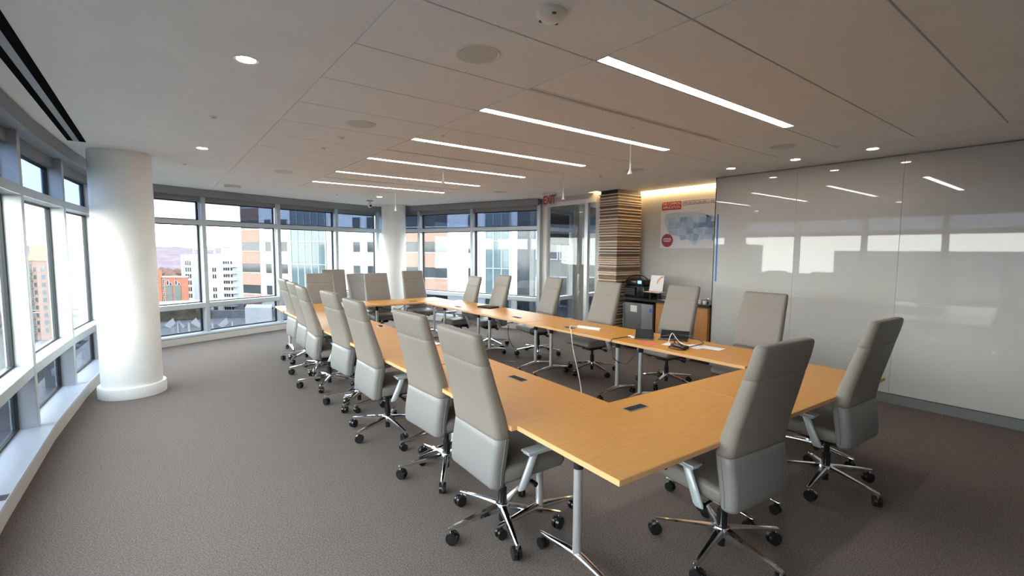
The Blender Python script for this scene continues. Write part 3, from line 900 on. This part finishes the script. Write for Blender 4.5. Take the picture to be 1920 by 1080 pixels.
pr = thing('office_printer', 'bulky black office printer on the alcove counter', 'printer', (6.62, 5.02, .905))
MB().box((0, 0, 0), (.42, .42, .19), .012, None, 2).obj('body', M_black, pr, 40)
MB().box((-.03, .16, .03), (.02, .40, .175), .008).obj('paper_tray', M_blackm, pr)
for k in range(4):
    box('tray_rib', M_alud, (-.033, .17, .045 + k * .03), (-.030, .39, .050 + k * .03), pr)
MB().box((.02, .02, .19), (.42, .42, .30), .03, None, 3).obj('scanner_unit', M_black, pr, 40)
MB().box((-.02, .15, .205), (.03, .33, .215), .003, Matrix.Translation((0, 0, .02)) @ Matrix.Rotation(.35, 4, 'Y')).obj('output_flap', M_blackm, pr)
cp = MB().box((-.012, .02, .19), (.03, .15, .30), .006).obj('control_panel', M_blackm, pr)
box('touch_screen', mat('printer_screen', (.10, .22, .24), .2, emit=(.25, .5, .55), estr=.35), (-.0135, .045, .235), (-.012, .125, .29), cp)
MB().tube(smooth_path([(.10, -.02, .27), (.10, .06, .345), (.12, .2, .372), (.12, .34, .36), (.10, .43, .30)]), .010, 8).obj('lid_arc', M_black, pr, 50)
dc = thing('display_board', 'white card with a peach arc leaning on an easel by the printer', 'display', (6.62, 4.80, .905))
Rt = Matrix.Translation((.02, 0, .125)) @ Matrix.Rotation(.22, 4, 'Y')
MB().box((-.004, -.13, 0), (.004, .13, .27), 0, Rt).obj('card', M_paper, dc)
arc = MB()
n_ = 12
ir, orr = .105, .135
rg_ = []
for k in range(n_ + 1):
    a = PI / 2 + k / n_ * PI / 2
    rg_.append((Rt @ Vector((-.0055, -.13 - ir * math.cos(a) - .0, .265 - .0 + ir * math.sin(a) - ir - .03)), Rt @ Vector((-.0055, -.13 - orr * math.cos(a), .265 + orr * math.sin(a) - ir - .03))))
va = [(arc.bm.verts.new(a), arc.bm.verts.new(b)) for a, b in rg_]
for (a, b), (c, d) in zip(va, va[1:]):
    arc.bm.faces.new((a, b, d, c))
bmesh.ops.solidify(arc.bm, geom=arc.bm.faces[:], thickness=.001)
arc.obj('arc_print', mat('peach_print', (.85, .55, .32), .6), dc)
MB().box((-.10, -.16, .11), (.06, .14, .122), .002).obj('ledge', mat('blush_board', (.72, .55, .47), .6), dc)
MB().box((-.02, -.10, 0), (.03, -.06, .11)).box((-.02, .06, 0), (.03, .10, .11)).obj('easel_leg', M_blackm, dc)
t = thing('glass_dish', 'small shiny glassware by the end of the alcove counter', 'glassware', (6.62, 3.98, .905))
for k, (x, y, r, h_) in enumerate(((0, 0, .035, .06), (.07, -.08, .03, .075), (-.03, -.10, .032, .05), (.05, .06, .03, .07))):
    MB().lathe([(r * .7, 0), (r, h_), (r - .004, h_), (r * .6, .006)], 20).obj('cup', M_chrome if k % 2 else M_device, t, 40, (x, y, 0))
t = thing('metal_basket', 'low pile of shiny utensils beside the display card', 'utensils', (6.60, 4.58, .905))
MB().box((-.05, -.10, 0), (.08, .12, .012), .004).obj('tray', M_chrome, t)
for k in range(4):
    MB().cyl((-.03 + .02 * k, -.08, .02), (.03 + .01 * k, .09, .03), .006, n=8).obj('utensil', M_chrome, t, 40)

# map poster
po = thing('map_poster', 'college map poster with red title block on the alcove wall', 'poster', (AX - .004, 5.135, 1.752))
# local: right along -Y, up Z ; front faces -X
PT = Matrix(((0, 0, -1, 0), (-1, 0, 0, 0), (0, 1, 0, 0), (0, 0, 0, 1)))
def flat(name, m, pts, d, parent, th=.0006):
    b = MB()
    f = b.bm.faces.new([b.bm.verts.new(PT @ Vector((x, y, d))) for x, y in pts])
    bmesh.ops.triangulate(b.bm, faces=[f])
    bmesh.ops.solidify(b.bm, geom=b.bm.faces[:], thickness=th)
    return b.obj(name, m, parent)
def rect(x0, y0, x1, y1):
    return [(x0, y0), (x1, y0), (x1, y1), (x0, y1)]
PWD, PHT = 1.36, .82
flat('sheet', mat('poster_sheet', (.62, .63, .70), .45, noise_scale=2.5, col2=(.70, .69, .72)), rect(0, 0, PWD, PHT), 0, po, .002)
M_posred = mat('poster_red', (.45, .03, .035), .5)
rb = flat('title_block', M_posred, rect(.015, .665, .40, .805), .003, po)
for s_, y_ in (('THE COMMON', .765), ('APPLICATION', .705)):
    text_mesh(s_, .066, M_paper, 'lettering', rb, PT @ Matrix.Translation((.2075, y_, .0045)), .0004, .82 if 'THE' in s_ else .84)
M_line = mat('poster_grey_line', (.33, .34, .38), .6)
for x0, x1, y0, y1 in ((.43, .90, .735, .795), (.93, 1.33, .735, .795)):
    fb = MB()
    for r_ in (rect(x0, y0, x1, y0 + .006), rect(x0, y1 - .006, x1, y1), rect(x0, y0, x0 + .006, y1), rect(x1 - .006, y0, x1, y1)):
        f = fb.bm.faces.new([fb.bm.verts.new(PT @ Vector((x, y, .003))) for x, y in r_])
    bmesh.ops.solidify(fb.bm, geom=fb.bm.faces[:], thickness=.0006)
    fb.obj('title_frame', M_line, po)
    for k in range(5):
        xa = x0 + .02 + k * (x1 - x0 - .04) / 5
        flat('title_bar', M_line, rect(xa, y0 + .02, xa + (x1 - x0 - .04) / 5 - .02, y1 - .02), .003, po)
usa = [(.10, .60), (.30, .615), (.52, .61), (.72, .60), (.80, .565), (.86, .55), (.88, .50), (.92, .475), (.93, .535), (.98, .54), (1.02, .48), (1.10, .50), (1.16, .555), (1.24, .575), (1.27, .64), (1.31, .63),
       (1.31, .56), (1.26, .51), (1.22, .46), (1.18, .40), (1.19, .34), (1.13, .27), (1.09, .21), (1.13, .12), (1.14, .06), (1.11, .06), (1.05, .16), (.98, .18), (.88, .15), (.80, .16), (.72, .10), (.68, .04), (.62, .12), (.54, .15), (.46, .18),
       (.36, .20), (.22, .24), (.14, .32), (.09, .40), (.07, .50)]
mp_ = flat('country_map', mat('map_pale_blue', (.40, .50, .66), .5, noise_scale=7, col2=(.52, .58, .70)), usa, .003, po)
M_states = [mat('map_blue_%s' % q, c, .5, noise_scale=9, noise_amt=.12) for q, c in (('pale', (.42, .52, .66)), ('soft', (.33, .44, .60)), ('mid', (.24, .36, .53)), ('deep', (.15, .26, .42)))]
def inside(x, y):
    r = False
    for (x0, y0), (x1, y1) in zip(usa, usa[1:] + usa[:1]):
        if (y0 > y) != (y1 > y) and x < (x1 - x0) * (y - y0) / (y1 - y0) + x0:
            r = not r
    return r
rm = random.Random(11)
CXN, CYN = 11, 6
gx = [[.06 + i * .114 + rm.uniform(-.022, .022) for j in range(CYN + 1)] for i in range(CXN + 1)]
gy = [[.04 + j * .098 + rm.uniform(-.018, .018) for j in range(CYN + 1)] for i in range(CXN + 1)]
for i in range(CXN):
    for j in range(CYN):
        q = [(gx[i][j], gy[i][j]), (gx[i + 1][j], gy[i + 1][j]), (gx[i + 1][j + 1], gy[i + 1][j + 1]), (gx[i][j + 1], gy[i][j + 1])]
        if sum(inside(*p) for p in q) + inside(sum(p[0] for p in q) / 4, sum(p[1] for p in q) / 4) >= 4:
            deep = (i == 0) or (i in (6, 7) and j >= 3) or (i >= 8 and j >= 3)
            flat('map_region', M_states[3 if deep and rm.random() < .8 else rm.choice((0, 0, 1, 1, 2))], q, .0042, mp_)
sl = flat('seal', mat('poster_maroon', (.30, .035, .05), .5), [(.145 + .115 * math.cos(2 * PI * k / 28), .135 + .115 * math.sin(2 * PI * k / 28)) for k in range(28)], .0052, po)
for y_, w_ in ((.165, .15), (.14, .17), (.115, .13)):
    flat('seal_bar', M_paper, rect(.145 - w_ / 2, y_, .145 + w_ / 2, y_ + .010), .006, sl)

# =================================================================== OUTSIDE
GZ = -36.0
M_bwhite = mat('facade_white', (0.56, 0.55, 0.535), 0.8, noise_scale=.6, noise_amt=0.02)
M_brick = mat('facade_brick', (0.19, 0.106, 0.082), 0.9, noise_scale=25, noise_amt=0.08, stretch=(1, 1, 3))
M_bglass = mat('facade_glass', (0.022, 0.026, 0.030), 0.08, spec=0.35)
M_bglass2 = mat('curtain_glass', (0.050, 0.075, 0.085), 0.06, spec=0.45)
M_bgrey = mat('facade_bluegrey', (0.17, 0.185, 0.24), 0.8)
M_orange = mat('facade_orange_brick', (0.18, 0.062, 0.038), 0.9, noise_scale=20, noise_amt=0.1)
M_tower = mat('tower_red_brick', (0.165, 0.090, 0.070), 0.9, noise_scale=20, noise_amt=0.1)
M_tan = mat('tower_tan_band', (0.24, 0.16, 0.095), 0.9)
M_pale = mat('tower_pale_grey', (0.29, 0.305, 0.32), 0.8)
M_dark = mat('dark_panel', (0.05, 0.058, 0.055), 0.6)
M_roof = mat('flat_roof', (0.16, 0.16, 0.16), 0.9, noise_scale=2, noise_amt=0.15)
M_ground = mat('street_ground', (0.040, 0.040, 0.041), 1.0, spec=0.0, noise_scale=.08, col2=(0.065, 0.062, 0.060))
M_hill = mat('wooded_hill', (0.105, 0.082, 0.088), 1.0, spec=0.0, noise_scale=.05, col2=(0.072, 0.062, 0.076), detail=8)
M_tree = mat('autumn_foliage', (0.085, 0.050, 0.036), 1.0, spec=0.0, noise_scale=.12, col2=(0.055, 0.040, 0.036))

setp(MB().prism([(-900, -500), (1400, -500), (1400, 1500), (-900, 1500)], GZ - .5, GZ).obj('ground', M_ground), kind='structure')
hb_ = MB()
NX, NY = 90, 14
vv = [[None] * NY for _ in range(NX)]
for i in range(NX):
    for j in range(NY):
        x = -520 + i * 13
        y = 380 + j * 42
        f = j / (NY - 1)
        h_ = (math.sin(f * PI * .5) ** 1.3) * 41 + noise.noise((x * .006, y * .006, 1)) * 7 * f + noise.noise((x * .05, y * .05, 3)) * 2.4 + noise.noise((x * .17, y * .2, 5)) * 1.6
        vv[i][j] = hb_.bm.verts.new((x, y, GZ + max(0, h_) + (0 if j else -1)))
for i in range(NX - 1):
    for j in range(NY - 1):
        hb_.bm.faces.new((vv[i][j], vv[i + 1][j], vv[i + 1][j + 1], vv[i][j + 1]))
setp(hb_.obj('hill', M_hill, smooth=60), 'long wooded hill on the horizon', 'hill', kind='structure')
tb = MB()
rt = random.Random(5)
for _ in range(420):
    x, y = rt.uniform(-60, 90), rt.uniform(290, 540)
    r = rt.uniform(3, 5.5)
    tb.sphere((x, y, GZ + 4 + max(0, (y - 380)) * .06 + rt.uniform(0, 4)), r, 1, (1, 1, 1.15))
setp(tb.obj('autumn_trees', M_tree), 'brown autumn trees filling the slope below the hill', 'trees', kind='stuff')

def frame(A, B):
    A, B = Vector(A), Vector(B)
    t = (B - A).normalized()
    n = Vector((t.y, -t.x))           # towards the viewer when A is on the viewer's left hand
    return Matrix(((t.x, n.x, 0, A.x), (t.y, n.y, 0, A.y), (0, 0, 1, 0), (0, 0, 0, 1))), (B - A).length
def bld(name, label, A, B, depth, z0, z1, m):
    mt, L = frame(A, B)
    t = thing(name, label, 'building')
    t.matrix_world = mt
    MB().box((0, -depth, z0), (L, 0, z1)).obj('wall', m, t)
    return t, L
WIN = {}
def window(t, u, z, w_, h_, mf, mg=M_bglass, mull=1):
    key = (round(w_, 2), round(h_, 2), mf.name, mg.name, mull)
    if key not in WIN:
        f = MB()
        b = .09
        f.box((-w_ / 2 - b, -.02, -b), (-w_ / 2, .10, h_ + b)).box((w_ / 2, -.02, -b), (w_ / 2 + b, .10, h_ + b)).box((-w_ / 2, -.02, -b), (w_ / 2, .10, 0)).box((-w_ / 2, -.02, h_), (w_ / 2, .10, h_ + b))
        for k in range(1, mull):
            x = -w_ / 2 + k * w_ / mull
            f.box((x - .05, -.02, 0), (x + .05, .09, h_))
        WIN[key] = (f.mesh('window', mf), MB().box((-w_ / 2, -.02, 0), (w_ / 2, .04, h_)).mesh('pane', mg))
    fo = link('window', WIN[key][0], t, (u, 0, z))
    link('pane', WIN[key][1], fo)

# office tower opposite
ob, OL = bld('office_tower', 'white and brick banded office tower facing the corner windows', (13.097, 101.712), (46.7, 46.9), 16, GZ, 17.5, M_bwhite)
floors = [-18.74 + 4.0 * k for k in range(9)]
for z in floors:
    for u0, u1 in ((0.02, 4.5), (31.2, 43.9)):
        box('brick_band', M_brick, (u0, -.2, z - 2.3), (u1, .14, z), ob)
        box('ribbon_window', M_bglass, (u0, -.2, z), (u1, .05, z + 1.7), ob)
        box('coping', M_bwhite, (u0, -.1, z - .06), (u1, .2, z + .06), ob)
    for u in (6.75, 10.65, 26.7, 29.6, 48.3, 57.2):
        window(ob, u, z, 1.45, 1.72, M_pale)
box('side_return', M_brick, (-.14, -15.9, GZ), (.0, 0, 17.4), ob)
for u0, u1 in ((12.4, 20.2), (50.5, 54.4)):
    n_ = max(2, round((u1 - u0) / 1.5))
    gb = box('glass_bay', M_bglass2, (u0, -.2, GZ + 2), (u1, .25, 17.4), ob)
    for k in range(n_ + 1):
        x = u0 + (u1 - u0) * k / n_
        box('bay_mullion', M_pale, (x - .05, .2, GZ + 2), (x + .05, .34, 17.4), gb)
    for z in floors:
        box('bay_spandrel', M_bgrey, (u0, .2, z + 1.7), (u1, .33, z + 1.82), gb)
box('dark_bay', M_bglass, (55.6, -.2, GZ + 2), (58.6, .30, 9.0), ob)
# second wing glimpsed past the door
ob2, L2 = bld('glass_wing', 'dark glazed building wing seen past the glass door', (25.6, 30.8), (30.5, 27.1), 9, GZ, 12.0, M_dark)
for k in range(8):
    for u in (1.1, 3.1, 5.1):
        window(ob2, u, -19 + 4 * k, 1.7, 2.4, M_bgrey, M_bglass)

# apartment block with balconies
ap, AL = bld('apartment_block', 'white and blue-grey apartment block with stacked balconies', (8.9, 250.4), (31.5, 233.3), 20, GZ, -1.0, M_bwhite)
box('grey_pilaster', M_bgrey, (0.0, -.1, GZ), (1.1, .30, -1.2), ap)
box('grey_pilaster', M_bgrey, (5.1, -.1, GZ), (8.0, .30, -1.2), ap)
box('grey_recess', M_bgrey, (22.3, -.1, GZ), (AL, .30, -1.6), ap)
box('parapet', M_bgrey, (0, -.1, -2.9), (8.0, .34, -1.0), ap)
for k in range(11):
    z = -5.6 - 2.86 * k
    window(ap, 2.9, z, 2.7, 2.0, M_bwhite, M_bglass, 3)
    window(ap, 8.75, z, .8, 1.9, M_bwhite, M_bglass, 1)
    if k % 3 != 0: window(ap, 14.2, z, 1.8, 1.9, M_bwhite, M_bglass, 2)
    window(ap, 19.5, z, 2.8, 1.9, M_bwhite, M_bglass, 3)
    window(ap, 21.7, z, .9, 1.9, M_bwhite, M_bglass, 1)
    window(ap, 25.9, z, 2.0, 2.1, M_bwhite, M_bglass, 2)
    bl = box('balcony', M_bwhite, (17.4, 0, z - .55), (24.2, 1.6, z - .28), ap)
    box('railing', M_pale, (17.5, 1.45, z - .28), (24.1, 1.53, z + .65), bl)
rf = MB()
for u in (3.0, 7.6, 12.2):
    rf.box((u - .15, -4, -1), (u + .15, -3.7, 1.3))
rf.box((2.85, -4, 1.2), (12.35, -3.7, 1.5))
rf.obj('roof_frame', M_bwhite, ap)
box('penthouse', M_bwhite, (14.5, -12, -1), (25, -5, 1.8), ap)

# orange brick building
orb, OBL = bld('brick_building', 'orange brick apartment building with dark window strips', (0.7, 237.8), (8.6, 231.8), 3, GZ, -10.0, M_orange)
for u in (4.1, 7.5):
    box('dark_strip', M_dark, (u - 1.35, -.05, GZ + 1), (u + 1.35, .14, -13.2), orb)
    for k in range(8):
        window(orb, u - .55, -13.0 - 2.7 * k, .75, 1.7, M_pale, M_bglass, 1)
        window(orb, u + .65, -13.9 - 2.7 * k, .75, 1.7, M_pale, M_bglass, 1)
box('corner_turret', M_orange, (0, -.1, GZ), (1.3, .5, -7.0), orb)
for k in range(8):
    window(orb, 1.9, -12.5 - 2.7 * k, .7, 1.8, M_pale, M_bglass2, 1)
box('roof_slab', M_pale, (-.2, -3.1, -10.0), (OBL + .1, .3, -9.6), orb)

# towers seen through the side windows
tw_, TWL = bld('brick_tower', 'tall red brick tower with tan top seen through the side windows', (-43.6, 271.3), (-35.0, 264.8), 4, GZ, -3.6, M_tower)
box('tan_crown', M_tan, (3.8, -3, -3.6), (TWL - 1.2, -.3, 2.3), tw_)
box('tan_band', M_tan, (-.1, -3.9, -3.6), (TWL + .1, .25, -1.6), tw_)
for k in range(9):
    window(tw_, 9.0, -8.0 - 3.1 * k, 1.7, 1.8, M_tan, M_bglass2)
    window(tw_, 5.6, -8.0 - 3.1 * k, 1.2, 1.8, M_tan, M_bglass)
    bl = box('balcony', M_tan, (2.4, 0, -8.4 - 3.1 * k), (4.6, 1.2, -8.15 - 3.1 * k), tw_)
    box('railing', M_dark, (2.5, 1.1, -8.15 - 3.1 * k), (4.5, 1.18, -7.3 - 3.1 * k), bl)
box('dark_recess', M_dark, (2.6, -.1, GZ), (4.3, .12, -5), tw_)
pt_, PTL = bld('pale_tower', 'pale grey concrete tower seen beside the thick white column', (-29.6, 260.7), (-24.1, 256.5), 4, GZ, 2.7, M_pale)
for k in range(10):
    box('window_band', M_bgrey, (1.6, -.1, -2.2 - 3.05 * k), (5.4, .1, -.7 - 3.05 * k), pt_)
for A, B, z1, m, lab in (((-190, 20), (-195, 70), 2.2, M_bgrey, 'low blue-grey block mirrored low in the middle of the marker board'), ((-150, 80), (-140, 120), 4.2, M_dark, 'dark taller block mirrored in the marker board near the alcove'),
                         ((-160, -60), (-165, 0), 3.4, M_tower, 'brick block mirrored at the near end of the marker board'), ((-120, 150), (-95, 190), 1.0, M_bgrey, 'low blue-grey block down the street past the side windows')):
    b_, L_ = bld('street_block', lab, A, B, 20, GZ, z1, m)
    for k in range(int((z1 - GZ) // 3.6) - 1):
        for q in range(int(L_ // 6)):
            window(b_, 3 + 6 * q, GZ + 2 + 3.6 * k, 2.4, 1.9, M_pale)

# podium roof terrace with white shell seats
te = thing('roof_terrace', 'lower grey roof terrace outside the far windows', 'terrace', (0, 0, 0))
MB().prism([(-6, 44), (12, 30), (20, 42), (14, 62), (-4, 72)], -7.0, -6.6).obj('deck', M_roof, te)
MB().prism([(-6, 71.6), (14, 61.6), (14, 62), (-4, 72.2)], -6.6, -5.7).obj('parapet', M_roof, te)
MB().box((-3, 66, -6.6), (5, 69.5, -4.6)).obj('planting', mat('brown_planting', (.10, .075, .05), .95, noise_scale=1.5, noise_amt=.5, bump=.5), te)
def shell(x, y, rz, label):
    t = thing('shell_canopy', label, 'canopy', (x, y, -6.6), rz, 'white tent-like canopies on the terrace')
    b = MB()
    n_ = 8
    g = [[b.bm.verts.new(((i / n_ - .5) * 1.7, (j / n_ - .5) * 1.7, 1.15 + .55 * abs(i / n_ - .5) * abs(j / n_ - .5) * 4 * 1.2 - .25 * (abs(abs(i / n_ - .5) - .5) + abs(abs(j / n_ - .5) - .5)) * .4)) for j in range(n_ + 1)] for i in range(n_ + 1)]
    for i in range(n_):
        for j in range(n_):
            b.bm.faces.new((g[i][j], g[i + 1][j], g[i + 1][j + 1], g[i][j + 1]))
    bmesh.ops.solidify(b.bm, geom=b.bm.faces[:], thickness=.06)
    b.obj('membrane', M_bwhite, t, 60)
    for sx_ in (-1, 1):
        for sy_ in (-1, 1):
            MB().cyl((sx_ * .78, sy_ * .78, 0), (sx_ * .80, sy_ * .80, 1.6), .10, .07, 10).obj('leg', M_bwhite, t, 50)
shell(0.5, 52.9, .3, 'white tent-like canopy nearest the thick column')
shell(2.45, 51.8, .5, 'middle white tent-like canopy on the terrace')
shell(4.45, 50.5, .2, 'white tent-like canopy nearest the first window mullion')
wd = thing('skylight_wedge', 'angular white and grey roof wedge below the far windows', 'roof', (0, 0, 0))
MB().prism([(6.6, 51), (8.6, 49.2), (9.2, 52.5), (7.2, 54)], -6.6, -3.9).obj('wall', M_bwhite, wd)
b = MB()
vs2 = [b.bm.verts.new(p) for p in ((9.2, 52.5, -6.6), (13.5, 47.5, -6.6), (14.2, 52.5, -6.6), (9.8, 55, -6.6), (12.6, 50.8, -3.2), (10.6, 54, -3.4))]
for f in ((0, 1, 2, 3), (0, 1, 4), (1, 2, 4), (2, 3, 5, 4), (3, 0, 5), (0, 4, 5)):
    b.bm.faces.new([vs2[k] for k in f])
b.obj('roof_plane', M_bgrey, wd)
